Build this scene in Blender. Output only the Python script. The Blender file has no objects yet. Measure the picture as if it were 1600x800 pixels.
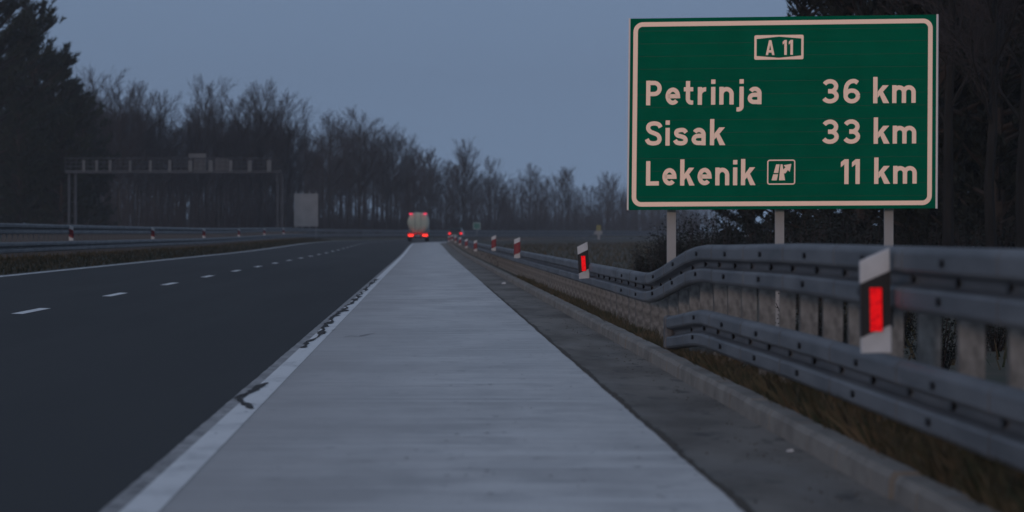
import bpy, math, random
from mathutils import Vector, Matrix
random.seed(7)
R = math.radians
S = bpy.context.scene
col = S.collection
# ---------------------------------------------------------------- camera, sky, sun, exposure
F = 8000.0            # focal length in pixels of the 1600 px wide photograph
CX, CY, CH = 665.0, 365.0, 1.18
cd = bpy.data.cameras.new('camera'); cam = bpy.data.objects.new('camera', cd); col.objects.link(cam)
cam.location = (0, 0, CH); cam.rotation_euler = (R(90), 0, 0)
cd.sensor_width = 36; cd.lens = 180; cd.shift_x = (800-CX)/1600; cd.shift_y = -(400-CY)/1600
cd.clip_start = 0.5; cd.clip_end = 9000
cd.dof.use_dof = True; cd.dof.focus_distance = 64; cd.dof.aperture_fstop = 5.2
S.camera = cam
HAZE = .00021
SUN_EL, SUN_AZ = 8.0, 24.0        # low behind the camera, to its left
SKY_STRENGTH, SKY_TINT = 0.0895, (1.12, 1.13, 1.23)
w = bpy.data.worlds.new('World'); S.world = w; w.use_nodes = True
nt = w.node_tree; nt.nodes.clear()
out = nt.nodes.new('ShaderNodeOutputWorld'); bg = nt.nodes.new('ShaderNodeBackground')
sky = nt.nodes.new('ShaderNodeTexSky'); sky.sky_type = 'NISHITA'; sky.sun_disc = False
sky.sun_elevation = R(SUN_EL); sky.sun_rotation = R(180+SUN_AZ)
sky.dust_density = 1.0; sky.ozone_density = 3.0; sky.air_density = 1.0
bw = nt.nodes.new('ShaderNodeHueSaturation'); bw.inputs['Saturation'].default_value = 0.75
mx = nt.nodes.new('ShaderNodeMix'); mx.data_type = 'RGBA'; mx.blend_type = 'MULTIPLY'; mx.inputs[0].default_value = 1
mx.inputs[7].default_value = SKY_TINT + (1,)
stc = nt.nodes.new('ShaderNodeTexCoord'); sva = nt.nodes.new('ShaderNodeVectorMath'); sva.operation = 'ADD'; sva.inputs[1].default_value = (0, 0, .30)
nt.links.new(stc.outputs['Generated'], sva.inputs[0]); nt.links.new(sva.outputs[0], sky.inputs[0])
nt.links.new(sky.outputs[0], bw.inputs['Color']); nt.links.new(bw.outputs[0], mx.inputs[6])
# overcast dusk: the sky overhead is brighter than the sky at the horizon
ssp = nt.nodes.new('ShaderNodeSeparateXYZ'); nt.links.new(stc.outputs['Generated'], ssp.inputs[0])
smr = nt.nodes.new('ShaderNodeMapRange'); smr.inputs['From Min'].default_value = .03; smr.inputs['From Max'].default_value = .8
nt.links.new(ssp.outputs[2], smr.inputs[0])
szm = nt.nodes.new('ShaderNodeMix'); szm.data_type = 'RGBA'; szm.inputs[6].default_value = (1.02, 1.0, .98, 1); szm.inputs[7].default_value = (3.8, 3.2, 2.55, 1)
nt.links.new(smr.outputs[0], szm.inputs[0])
svs = nt.nodes.new('ShaderNodeVectorMath'); svs.operation = 'MULTIPLY'; nt.links.new(mx.outputs[2], svs.inputs[0]); nt.links.new(szm.outputs[2], svs.inputs[1])
nt.links.new(svs.outputs[0], bg.inputs[0]); bg.inputs[1].default_value = SKY_STRENGTH
nt.links.new(bg.outputs[0], out.inputs[0])
sd = bpy.data.lights.new('sun', 'SUN'); sun = bpy.data.objects.new('sun', sd); col.objects.link(sun)
sd.energy = 0.34; sd.angle = R(6); sd.color = (1.0, 0.70, 0.56)
sv = Vector((-math.sin(R(SUN_AZ))*math.cos(R(SUN_EL)), -math.cos(R(SUN_AZ))*math.cos(R(SUN_EL)), math.sin(R(SUN_EL))))
sun.rotation_euler = sv.to_track_quat('Z', 'Y').to_euler()
S.view_settings.view_transform = 'Standard'; S.view_settings.look = 'None'
S.view_settings.exposure = 0.0; S.view_settings.gamma = 1

# ---------------------------------------------------------------- helpers
def tag(o, label=None, cat=None, group=None, kind=None):
    if label: o['label'] = label
    if cat: o['category'] = cat
    if group: o['group'] = group
    if kind: o['kind'] = kind
    return o
def empty(name, loc=(0, 0, 0), rot=(0, 0, 0)):
    o = bpy.data.objects.new(name, None); o.location = loc; o.rotation_euler = rot; o.empty_display_size = .3
    col.objects.link(o); return o
class MB:
    def __init__(s): s.v = []; s.f = []; s.m = []; s.mi = 0
    def add(s, vs, fs):
        b = len(s.v); s.v += [tuple(v) for v in vs]; s.f += [tuple(b+i for i in f) for f in fs]; s.m += [s.mi]*len(fs)
    def box(s, x0, x1, y0, y1, z0, z1):
        s.add([(x0,y0,z0),(x1,y0,z0),(x1,y1,z0),(x0,y1,z0),(x0,y0,z1),(x1,y0,z1),(x1,y1,z1),(x0,y1,z1)],
              [(0,3,2,1),(4,5,6,7),(0,1,5,4),(1,2,6,5),(2,3,7,6),(3,0,4,7)])
    def prism(s, pts, y0, y1):       # polygon in x,z pushed from y0 (towards the viewer) to y1
        n = len(pts)
        s.add([(x, y0, z) for x, z in pts]+[(x, y1, z) for x, z in pts],
              [tuple(range(n)), tuple(range(2*n-1, n-1, -1))]+[(i, n+i, n+(i+1) % n, (i+1) % n) for i in range(n)])
    def tube(s, p, q, r0, r1, n=6, cap=True):
        p = Vector(p); q = Vector(q); d = q-p
        if d.length < 1e-6: return
        d.normalize(); a = d.cross(Vector((0, 0, 1)) if abs(d.z) < .9 else Vector((1, 0, 0))).normalized(); b = d.cross(a)
        vs = []
        for c, r in ((p, r0), (q, r1)):
            for i in range(n):
                t = 2*math.pi*i/n; vs.append(c+(a*math.cos(t)+b*math.sin(t))*r)
        fs = [(i, (i+1) % n, n+(i+1) % n, n+i) for i in range(n)]
        if cap: fs += [tuple(range(n-1, -1, -1)), tuple(range(n, 2*n))]
        s.add(vs, fs)
    def path(s, pts, rad, n=6):
        for i in range(len(pts)-1): s.tube(pts[i], pts[i+1], rad[i], rad[i+1], n, False)
    def loft(s, rings, closed=True):
        n = len(rings[0]); b = []
        for r in rings: b += list(r)
        fs = []
        for k in range(len(rings)-1):
            for i in range(n): fs.append((k*n+i, k*n+(i+1) % n, (k+1)*n+(i+1) % n, (k+1)*n+i))
        if closed: fs += [tuple(range(n-1, -1, -1)), tuple(range((len(rings)-1)*n, len(rings)*n))]
        s.add(b, fs)
    def build(s, name, mats, parent=None, smooth=False, bevel=0):
        me = bpy.data.meshes.new(name); me.from_pydata(s.v, [], s.f); me.update()
        if not isinstance(mats, (list, tuple)): mats = [mats]
        for m in mats: me.materials.append(m)
        me.polygons.foreach_set('material_index', s.m)
        if smooth: me.polygons.foreach_set('use_smooth', [True]*len(me.polygons))
        o = bpy.data.objects.new(name, me); col.objects.link(o)
        if parent: o.parent = parent
        if bevel:
            b = o.modifiers.new('bevel', 'BEVEL'); b.width = bevel; b.segments = 2; b.limit_method = 'ANGLE'
        return o
def copy_tree(o, parent=None):
    c = o.copy(); col.objects.link(c)
    if parent: c.parent = parent
    for ch in list(o.children): copy_tree(ch, c)
    return c
def mat(name, c, rough=.7, metal=0, c2=None, scale=3.0, detail=6, lo=.35, hi=.65, bump=0, bscale=None, emit=None, stretch=None, spec=.5):
    m = bpy.data.materials.new(name); m.use_nodes = True; n = m.node_tree; b = n.nodes['Principled BSDF']
    b.inputs['Roughness'].default_value = rough; b.inputs['Metallic'].default_value = metal
    b.inputs['Specular IOR Level'].default_value = spec
    b.inputs['Base Color'].default_value = (*c, 1)
    if c2 or bump:
        tc = n.nodes.new('ShaderNodeTexCoord'); mp = n.nodes.new('ShaderNodeMapping')
        n.links.new(tc.outputs['Object'], mp.inputs[0])
        if stretch: mp.inputs['Scale'].default_value = stretch
    if c2:
        t = n.nodes.new('ShaderNodeTexNoise'); t.inputs['Scale'].default_value = scale; t.inputs['Detail'].default_value = detail
        n.links.new(mp.outputs[0], t.inputs[0])
        r = n.nodes.new('ShaderNodeValToRGB'); r.color_ramp.elements[0].position = lo; r.color_ramp.elements[1].position = hi
        r.color_ramp.elements[0].color = (*c, 1); r.color_ramp.elements[1].color = (*c2, 1)
        n.links.new(t.outputs[0], r.inputs[0]); n.links.new(r.outputs[0], b.inputs['Base Color'])
    if bump:
        t2 = n.nodes.new('ShaderNodeTexNoise'); t2.inputs['Scale'].default_value = bscale or scale*8; t2.inputs['Detail'].default_value = 4
        n.links.new(mp.outputs[0], t2.inputs[0]); bb = n.nodes.new('ShaderNodeBump'); bb.inputs['Strength'].default_value = bump
        bb.inputs['Distance'].default_value = .01
        n.links.new(t2.outputs[0], bb.inputs['Height']); n.links.new(bb.outputs[0], b.inputs['Normal'])
    if emit:
        b.inputs['Emission Color'].default_value = (*emit[0], 1); b.inputs['Emission Strength'].default_value = emit[1]
    return m

# layered ground surfaces: base colour from stacked noises
def ground_mat(name, base, layers, rough=.6, bump=.3, bscale=60, spec=.5):
    """layers: (colour, noise scale, (sx,sy,sz) stretch, lo, hi, amount)"""
    m = bpy.data.materials.new(name); m.use_nodes = True; n = m.node_tree; b = n.nodes['Principled BSDF']
    b.inputs['Roughness'].default_value = rough; b.inputs['Specular IOR Level'].default_value = spec
    tc = n.nodes.new('ShaderNodeTexCoord')
    prev = None
    for (c, sc, st, lo, hi, am) in layers:
        mp = n.nodes.new('ShaderNodeMapping'); mp.inputs['Scale'].default_value = st
        mp.inputs['Location'].default_value = (random.random()*50, random.random()*50, 0)
        n.links.new(tc.outputs['Object'], mp.inputs[0])
        t = n.nodes.new('ShaderNodeTexNoise'); t.inputs['Scale'].default_value = sc; t.inputs['Detail'].default_value = 7
        t.inputs['Roughness'].default_value = .6
        n.links.new(mp.outputs[0], t.inputs[0])
        mr = n.nodes.new('ShaderNodeMapRange'); mr.inputs['From Min'].default_value = lo; mr.inputs['From Max'].default_value = hi
        mr.inputs['To Max'].default_value = am; n.links.new(t.outputs[0], mr.inputs[0])
        x = n.nodes.new('ShaderNodeMix'); x.data_type = 'RGBA'; n.links.new(mr.outputs[0], x.inputs[0])
        if prev is None: x.inputs[6].default_value = (*base, 1)
        else: n.links.new(prev, x.inputs[6])
        x.inputs[7].default_value = (*c, 1); prev = x.outputs[2]
    n.links.new(prev, b.inputs['Base Color'])
    t2 = n.nodes.new('ShaderNodeTexNoise'); t2.inputs['Scale'].default_value = bscale; t2.inputs['Detail'].default_value = 3
    n.links.new(tc.outputs['Object'], t2.inputs[0]); bb = n.nodes.new('ShaderNodeBump'); bb.inputs['Strength'].default_value = bump
    bb.inputs['Distance'].default_value = .006
    n.links.new(t2.outputs[0], bb.inputs['Height']); n.links.new(bb.outputs[0], b.inputs['Normal'])
    return m

M = {}
M['asphalt'] = ground_mat('asphalt', (.020,.020,.021), [((.036,.036,.036), 1.1, (1,.008,1), .45,.68,.6), ((.026,.026,.026), .5, (1,.15,1), .4,.7,.7), ((.011,.0115,.0125), .35, (1.6,.06,1), .45,.7,.8),
                 ((.05,.05,.05), 30, (1,1,1), .6,.8,.5)], rough=.75, bump=.5, spec=.3)
M['concrete'] = ground_mat('shoulder_concrete', (.70,.68,.655), [((.46,.445,.43), .8, (1,.22,1), .42,.60,.95), ((.78,.77,.75), 1.3, (.3,1.0,1), .5,.64,.8), ((.40,.385,.375), 2.0, (.4,.8,1), .54,.64,.6), ((.34,.335,.33), 2.2, (1,.35,1), .52,.72,.6),
                 ((.57,.57,.56), .45, (1.5,.05,1), .45,.7,.7), ((.30,.30,.30), .16, (.02,3.2,1), .60,.68,.3), ((.15,.14,.14), 6, (1,.5,1), .63,.69,.85), ((.22,.21,.21), 38, (1,.6,1), .58,.72,.55)], rough=.5, bump=.4)
n_ = M['concrete'].node_tree; bs_ = n_.nodes['Principled BSDF']; src_ = bs_.inputs['Base Color'].links[0].from_socket
tc_ = n_.nodes.new('ShaderNodeTexCoord'); sx_ = n_.nodes.new('ShaderNodeSeparateXYZ'); n_.links.new(tc_.outputs['Object'], sx_.inputs[0])
nz_ = n_.nodes.new('ShaderNodeTexNoise'); nz_.inputs['Scale'].default_value = .8; nz_.inputs['Detail'].default_value = 6
mp_ = n_.nodes.new('ShaderNodeMapping'); mp_.inputs['Scale'].default_value = (1, .12, 1); n_.links.new(tc_.outputs['Object'], mp_.inputs[0]); n_.links.new(mp_.outputs[0], nz_.inputs[0])
ad_ = n_.nodes.new('ShaderNodeMath'); ad_.operation = 'MULTIPLY_ADD'; ad_.inputs[1].default_value = 1.6; n_.links.new(nz_.outputs[0], ad_.inputs[0]); n_.links.new(sx_.outputs[0], ad_.inputs[2])
mr_ = n_.nodes.new('ShaderNodeMapRange'); mr_.inputs['From Min'].default_value = -.5; mr_.inputs['From Max'].default_value = 1.1; mr_.inputs['To Min'].default_value = .75; mr_.inputs['To Max'].default_value = 0
n_.links.new(ad_.outputs[0], mr_.inputs[0])
mx_ = n_.nodes.new('ShaderNodeMix'); mx_.data_type = 'RGBA'; n_.links.new(mr_.outputs[0], mx_.inputs[0]); n_.links.new(src_, mx_.inputs[6]); mx_.inputs[7].default_value = (.38,.345,.325,1)
n_.links.new(mx_.outputs[2], bs_.inputs['Base Color'])
M['gutter'] = ground_mat('gutter_concrete', (.235,.21,.18), [((.10,.083,.065), 1.1, (1,.16,1), .42,.62,.9), ((.23,.22,.205), 1.7, (1,.12,1), .5,.7,.6),
                 ((.035,.03,.026), 5, (1,.2,1), .56,.68,.8)], rough=.75, bump=.6)
M['kerb'] = ground_mat('kerb_concrete', (.29,.27,.24), [((.16,.148,.13), 1.6, (1,.5,1), .42,.66,.8), ((.38,.36,.32), 4, (1,.4,1), .5,.72,.6), ((.06,.055,.045), 9, (1,.6,1), .6,.72,.7)], rough=.8, bump=.6)
M['paint'] = ground_mat('road_paint', (.90,.90,.89), [((.50,.50,.50), 3.0, (1,.25,1), .5,.72,.7), ((.13,.13,.135), 9, (1,.3,1), .62,.7,.8)], rough=.55, bump=.3)
M['paint_worn'] = ground_mat('worn_road_paint', (.44,.43,.425), [((.22,.21,.205), 4, (1,.25,1), .4,.6,.8), ((.07,.07,.07), 14, (1,.35,1), .52,.66,.8)], rough=.6, bump=.6)
M['tar'] = mat('tar', (.055,.055,.057), .9, c2=(.12,.118,.116), scale=14, spec=.05)
M['dirt'] = mat('dirt_crumbs', (.05,.04,.03), .9, c2=(.09,.07,.05), scale=8)
M['grass_ground'] = ground_mat('verge_ground', (.045,.042,.022), [((.075,.058,.034), .35, (1,.5,1), .42,.62,.9), ((.028,.036,.014), .9, (1,.4,1), .48,.66,.8), ((.11,.085,.055), 4, (1,.6,1), .56,.72,.6)], rough=.95, bump=.8, bscale=12)
M['blade'] = mat('dry_grass', (.022,.032,.013), .9, c2=(.15,.105,.06), scale=2.2, detail=8, lo=.40, hi=.64)
M['steel'] = mat('galvanised_steel', (.105,.112,.122), .58, .25, c2=(.19,.198,.21), scale=1.6, stretch=(4,.35,4), lo=.35, hi=.68, bump=.1)
M['steel_old'] = mat('dull_steel', (.10,.108,.118), .7, .25, c2=(.15,.16,.17), scale=1.2, stretch=(4,.2,6))
M['bolt'] = mat('bolt_hole_dark', (.02,.02,.024), .6)
M['post'] = mat('weathered_zinc_post', (.10,.097,.092), .9, .0, c2=(.31,.30,.28), scale=14, stretch=(1,1,.6), lo=.36, hi=.66, bump=.3)
M['sign_post'] = mat('sign_post_grey', (.44,.42,.40), .6, .1, c2=(.52,.50,.48), scale=2)
M['sign_frame'] = mat('aluminium_edge', (.45,.45,.46), .45, .5)
M['sign_back'] = mat('sign_back_grey', (.34,.335,.33), .7, .0, c2=(.42,.41,.40), scale=1)
M['green'] = mat('green_sheeting', (.0,.155,.078), .9, 0, c2=(.0,.175,.088), scale=2.5, spec=.0)
M['lit_white_sheet'] = mat('lit_white_sheeting', (.84,.66,.54), .54, .86)  # white letters; warm headlight glow put into the colour and metallic gloss
M['seam'] = mat('panel_seam', (.003,.085,.04), .6)
M['del_white'] = mat('marker_white', (.62,.62,.62), .5, c2=(.74,.74,.74), scale=9)
M['del_black'] = mat('marker_black', (.012,.012,.014), .5)
M['reflector'] = mat('red_reflector', (1.0,.010,.015), .42, .9, c2=(.62,.0,.01), scale=55, lo=.42, hi=.72)
M['reflector_dull'] = mat('dark_red_band', (.26,.02,.03), .5)
M['bark'] = mat('bare_bark', (.040,.035,.032), .9, c2=(.068,.060,.054), scale=1.5, stretch=(2,2,.4))
M['twig'] = mat('bare_twigs', (.040,.033,.032), .9, c2=(.058,.046,.044), scale=.6)
M['needle'] = mat('pine_needles', (.016,.026,.015), .85, c2=(.034,.045,.026), scale=.9, lo=.4, hi=.6)
M['pine_bark'] = mat('pine_bark', (.045,.034,.028), .9)
M['dark_leaf'] = mat('dark_thicket', (.010,.014,.010), .9, c2=(.022,.026,.018), scale=.7)
M['pale_bark'] = mat('pale_forest_bark', (.014,.013,.012), .95, c2=(.027,.024,.021), scale=2, stretch=(2,2,.3))

# ---------------------------------------------------------------- the lie of the land
def curve(D):
    if D < 500: return 0.0
    if D < 1100: return (D-500)**2/3468
    return 600**2/3468 + (D-1100)*2*600/3468
def sst(a, b, x):
    t = max(0, min(1, (x-a)/(b-a))); return t*t*(3-2*t)
def zb(D): return .2*sst(250, 450, D)
PROF = [(-600,.5),(-200,.5),(-60,.55),(-26,.5),(-25.3,.36),(-13.6,.34),(-12.9,.46),(-11.9,.47),(-11.2,.42),(-10.4,.28),(-9.9,.212),(-1.3,0.),(2.06,0.),
        (2.2,.09),(2.9,.03),(4.5,-.3),(7,-.45),(20,-.4),(60,-.1),(600,0)]
def G(u, D):
    for (a, za), (b, zbb) in zip(PROF, PROF[1:]):
        if a <= u <= b: return zb(D)+za+(zbb-za)*(u-a)/(b-a)
    return zb(D)
def GX(X, D): return G(X-curve(D), D)
def at(x, y, D): return Vector(((x-CX)/F*D, D, CH+(CY-y)/F*D))
def gnd(x, y):                        # photo pixel of the shoulder surface -> world x, distance
    D = F*CH/(y-CY); return (x-CX)/F*D, D
def Dsteps(a, b):
    r = []; d = a
    while d < b: r.append(d); d += max(1.0, d*.03) if d < 240 else (10 if d < 1200 else 120)
    return r+[b]
def sheet(name, u0, u1, D0, D1, dz, m, n=1, kind='structure', wob=0, seg=None):
    b = MB(); ds = seg or Dsteps(D0, D1); us = [u0+(u1-u0)*i/n for i in range(n+1)]
    for D in ds:
        for k, u in enumerate(us):
            uu = u+(random.uniform(-wob, wob) if wob and k in (0, n) else 0)
            b.v.append((uu+curve(D), D, G(u, D)+dz))
    for i in range(len(ds)-1):
        for j in range(n):
            a = i*(n+1)+j; b.f.append((a, a+1, a+n+2, a+n+1)); b.m.append(0)
    o = b.build(name, m); tag(o, kind=kind); return o
# terrain sheet
b = MB(); ds = Dsteps(12, 1200)+[1500, 1850]
us = []
for (a, za), (c, zc) in zip(PROF, PROF[1:]): us += [a]
us += [600]; us = sorted(set(us+[-400,-120,-90,-40,-19,4,5.5,10,14,30,40,90,120,200,400]))
for D in ds:
    for u in us:
        dz = -.06 if -9.95 < u < 2.1 or -25.35 < u < -13.55 else 0
        b.v.append((u+curve(D), D, G(u, D)+dz))
for i in range(len(ds)-1):
    for j in range(len(us)-1):
        a = i*len(us)+j; b.f.append((a, a+1, a+len(us)+1, a+len(us))); b.m.append(0)
tag(b.build('ground', M['grass_ground']), kind='structure')
sheet('carriageway', -9.9, -1.15, 14, 1200, 0, M['asphalt'], 4)
sheet('opposite_carriageway', -25.2, -13.7, 60, 1200, 0.004, M['asphalt'], 2)
sheet('hard_shoulder', -1.15, 1.356, 14, 1200, 0.004, M['concrete'], 3)
seg = [14+i*.35 for i in range(400)]+Dsteps(155, 1200)
sheet('gutter_strip', 1.33, 2.07, 14, 1200, -.002, M['gutter'], 2, seg=seg, wob=0)
# ragged crumbling seam between shoulder and gutter
b = MB(); ds = [15+i*.25 for i in range(420)]
for i, D in enumerate(ds):
    a = 1.348+.003*math.sin(D*1.1)+random.uniform(-.005, .004); c = 1.385+.01*math.sin(D*.9)+random.uniform(-.01, .015)
    b.v += [(a, D, G(0, D)+.008), (c, D, G(0, D)+.006)]
for i in range(len(ds)-1): b.f.append((2*i, 2*i+1, 2*i+3, 2*i+2)); b.m.append(0)
tag(b.build('shoulder_joint_dirt', M['dirt']), kind='structure')
# road markings
sheet('edge_line', -1.29, -1.125, 14, 1200, .008, M['paint'], 1)
sheet('edge_line_worn_side', -1.375, -1.29, 14, 1200, .005, M['paint_worn'], 1, wob=.004, seg=[14+i*.5 for i in range(300)]+Dsteps(165, 1200))
sheet('median_edge_line', -9.74, -9.56, 100, 1100, .004, M['paint'], 1)
b = MB(); D = 71.1-2.6
while D < 1000:
    n = 3; base = len(b.v)
    for k in range(n+1):
        d = D+5.2*k/n
        for u in (-5.55, -5.39): b.v.append((u+curve(d), d, G(u, d)+.005))
    for k in range(n): b.f.append((base+2*k, base+2*k+1, base+2*k+3, base+2*k+2)); b.m.append(0)
    D += 19.2
tag(b.build('lane_dashes', M['paint']), kind='structure')
# black tar sealing over the edge line and a mark on the shoulder (polygons lying on the surface)
def tar(pix, wpx, name='tar_seam', z=.013, into=None):
    b = MB() if into is None else into; b0 = len(b.v)
    if into is None and name == 'tar_seam':
        pp, ww = [pix[0]], [wpx[0]]
        for k in range(len(pix)-1):
            for q in range(1, 5):
                t = q/4; pp.append((pix[k][0]+(pix[k+1][0]-pix[k][0])*t+random.uniform(-1,1)*wpx[k]*.10, pix[k][1]+(pix[k+1][1]-pix[k][1])*t)); ww.append((wpx[k]+(wpx[k+1]-wpx[k])*t)*random.uniform(.55, 1.15))
        pix, wpx = pp, ww
    pts = [gnd(*p) for p in pix]
    for k in range(len(pts)):
        x, D = pts[k]; wd = wpx[k]/F*D*.5
        # width mostly across the line of the seam, in plan
        a = pts[max(0, k-1)]; c = pts[min(len(pts)-1, k+1)]
        t = Vector((c[0]-a[0], (c[1]-a[1])*.12)); t.normalize(); nn = Vector((-t.y, t.x))
        b.v += [(x-nn.x*wd, D-nn.y*wd*4, z), (x+nn.x*wd, D+nn.y*wd*4, z)]
    for i in range(len(pts)-1): b.f.append((b0+2*i, b0+2*i+1, b0+2*i+3, b0+2*i+2)); b.m.append(0)
    if into is None: tag(b.build(name, M['tar']), kind='structure')
tar([(418,600),(408,604),(398,611),(385,618),(372,624),(378,630),(388,636),(394,641)], [5,16,18,12,6,13,17,7])
tar([(366,625),(374,620),(383,617)], [3,6,3])
pts = []; ws = []
for i in range(70):
    t = i/69; y = 545-(545-437)*t**.8
    dy = y-CY; u = -1.262+.028*math.sin(i*.9+math.sin(i*.37)*3)+.022*random.uniform(-1, 1)
    pts.append((CX+u*dy/CH, y)); ws.append(max(1.2, random.choice([4,7,11,16,20])*random.uniform(.7,1.2)*(dy/180)))
tar(pts, ws, z=.015)
tar([(538,528),(548,526),(560,527),(570,525),(586,522)], [1,3,2.5,3.5,1])
for yy_, a_, c_ in ((451,600,750),(519,640,860),(606,500,690),(548,700,880),(470,720,800),(690,880,1030)):
    pp = [(a_+(c_-a_)*q/14, yy_+math.sin(q*1.3+yy_)*.8+random.uniform(-.5,.5)) for q in range(15)]
    tar(pp, [.15+random.random()*.8 for q in range(15)], 'slab_crack')
pits = MB()
for q in range(110):
    yy_ = 400+380*random.random()**1.2; dy = yy_-CY; u_ = random.uniform(-.2, 1.3); xx_ = CX+u_*dy/CH; l_ = random.uniform(.006, .03)*dy
    tar([(xx_, yy_), (xx_+l_*.5, yy_+random.uniform(-.004,.004)*dy), (xx_+l_, yy_)], [.2, random.uniform(.008,.022)*dy, .2], into=pits)
tag(pits.build('slab_pits', M['tar']), kind='structure')
tar([(516,518),(522,516.5),(528,517)], [.5,2,.5]); tar([(563,727),(575,724),(590,726)], [.6,2.2,.6])
tar([(990,603),(1010,606),(1035,608),(1062,611)], [.8,3.5,3,.8])
# crumbs and grit in the gutter
b = MB()
for i in range(420):
    D = 16+60*random.random()**1.5; u = 2.05-abs(random.gauss(0, .16)); 
    if u < 1.4: continue
    r = random.uniform(.003, .009); x = u; z = G(1.5, D)
    b.add([(x-r, D, z), (x+r, D-r, z), (x, D+2*r, z), (x, D, z+r*1.2)], [(0,1,3),(1,2,3),(2,0,3)])
tag(b.build('gutter_grit', M['dirt']), kind='stuff')
# pale litter flakes
def flake(x, y, s, label):
    u, D = gnd(x, y); b = MB(); r = s/F*D*.5; z = G(1.5, D)
    b.loft([[(u-r, D-r, z), (u+r, D-r*1.5, z), (u+r*.9, D+r*2, z), (u-r*.7, D+r, z)], [(u-r*.8, D-r*.5, z+r*.5), (u+r*.7, D-r, z+r*.8), (u+r*.6, D+r, z+r*.6), (u-r*.5, D+r*.6, z+r*.3)]])
    tag(b.build('litter_scrap', M['del_white']), label, 'litter', 'pale scraps in the gutter')
flake(1234, 706, 12, 'pale scrap of litter lying in the gutter below the near kerb')
flake(787, 443.5, 7, 'small pale scrap lying in the gutter far along the kerb')
# kerb
b = MB(); D = 14.6; k = 0
while D < 620:
    L = 1.0; du = random.uniform(-.004, .004); dh = random.uniform(-.003, .003)
    g0 = .0025
    if D < 21.7: du += .018; dh -= .012
    y0 = D+g0 + (.08 if 22.5 <= D < 22.7 else 0); y1 = D+L-g0
    rings = []
    for y in (y0, y1):
        z0 = zb(y)-.1; c = curve(y); h = .125+dh+zb(y)
        rings.append([(c+2.045+du, y, z0), (c+2.055+du, y, h-.03), (c+2.075+du, y, h), (c+2.185+du, y, h), (c+2.205+du, y, h-.02), (c+2.205+du, y, z0)])
    if D > 60: L = 1.0
    b.loft(rings); D += L
tag(b.build('kerb', M['kerb']), kind='structure')

# grass stuff
def blades(name, n, gen, m, label):
    b = MB()
    for i in range(n):
        x, D, z, h, wd = gen()
        a = random.uniform(0, math.pi); lx = random.gauss(0, .35)*h; ly = random.gauss(0, .35)*h
        dx = math.cos(a)*wd; dy = math.sin(a)*wd
        b.add([(x-dx, D-dy, z), (x+dx, D+dy, z), (x+dx*.6+lx*.5, D+ly*.5, z+h*.6), (x+lx, D+ly, z+h)], [(0,1,2),(0,2,3)])
    tag(b.build(name, m), label, 'grass', kind='stuff')
def g1():
    D = 17+110*random.random()**1.6; u = 2.2+random.random()**1.3*.9
    cl = .5+.5*math.sin(D*1.7+math.sin(D*.6)*3)
    return u+curve(D), D, G(u, D)-.01, random.uniform(.05, .14)*(1+.9*cl)*(1-.5*sst(36, 46, D)), random.uniform(.0015, .004)
blades('roadside_grass', 65000, g1, M['blade'], 'dry brown and green grass growing behind the kerb')
def g2():
    D = 110+420*random.random()**1.5; u = random.uniform(-13.2, -9.95)
    return u+curve(D), D, G(u, D)-.01, random.uniform(.05, .16), random.uniform(.01, .03)
blades('median_grass', 26000, g2, M['blade'], 'dull olive grass between the far edge line and the median barrier')
def g3():
    D = 60+700*random.random()**1.3; u = random.uniform(5, 30)
    return u+curve(D), D, G(u, D)-.02, random.uniform(.08, .4), random.uniform(.015, .05)
blades('field_grass', 16000, g3, M['blade'], 'rough brown grass on the field beyond the right barrier')

# ---------------------------------------------------------------- guardrails
WP = [(.03,0),(.06,-.006),(.078,-.022),(.083,-.036),(.083,-.104),(.074,-.118),(.012,-.136),(0,-.15),(0,-.166),(.012,-.18),(.074,-.196),(.083,-.21),(.083,-.280),(.074,-.296),(.055,-.308),(.03,-.31)]
def wbeam(b, uf, zf, D0, D1, side=-1, step=None):
    ds = []; d = D0
    while d < D1: ds.append(d); d += (step or (1.0 if d < 80 else (4 if d < 400 else 8)))
    ds.append(D1); rings = []
    for D in ds:
        c = curve(D); u = uf(D); z = zf(D)
        fr = [(c+u+side*d, D, z+h) for d, h in WP]; bk = [(c+u+side*(d-.006), D, z+h) for d, h in reversed(WP)]
        rings.append(fr+bk)
    b.loft(rings)
RU = 2.34
def zup(D): return zb(D) + (1.12 if D < 30 else 1.12-.03*sst(30, 42, D) - .32*sst(41.5, 54, D))
def zlo(D): return .575-.02*sst(30, 41, D)-.165*sst(41.5, 49.5, D)
rail = empty('guardrail', (RU, 40, 0)); tag(rail, 'galvanised guardrail along the right kerb, rising beside the large green sign', 'guardrail')
def under(o, p):                     # parent keeping the world place
    o.parent = p; o.matrix_parent_inverse = Matrix.Translation(p.location).inverted(); return o
b = MB(); wbeam(b, lambda D: RU, zup, 15, 780); under(b.build('beam', M['steel'], smooth=False), rail)
b = MB(); wbeam(b, lambda D: RU-.05*sst(44,49,D)+0, zlo, 15, 47.32); 
under(b.build('lower_beam', M['steel']), rail)
ce = MB(); ce.box(RU-.137, RU-.04, 47.3, 47.42, zlo(47.3)-.315, zlo(47.3)+.004); under(ce.build('end_cap', M['steel'], bevel=.03), rail)
b = MB(); D = 20.2
while D < 62:
    wbeam(b, lambda D: RU-.004, zup, D, D+.35, step=.35)
    if D < 46: wbeam(b, lambda D: RU-.004-.05*sst(44,49,D), zlo, D+.3, D+.65, step=.35)
    D += 4.05
o = under(b.build('splice_laps', M['steel']), rail); o['kind'] = 'stuff'
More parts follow.
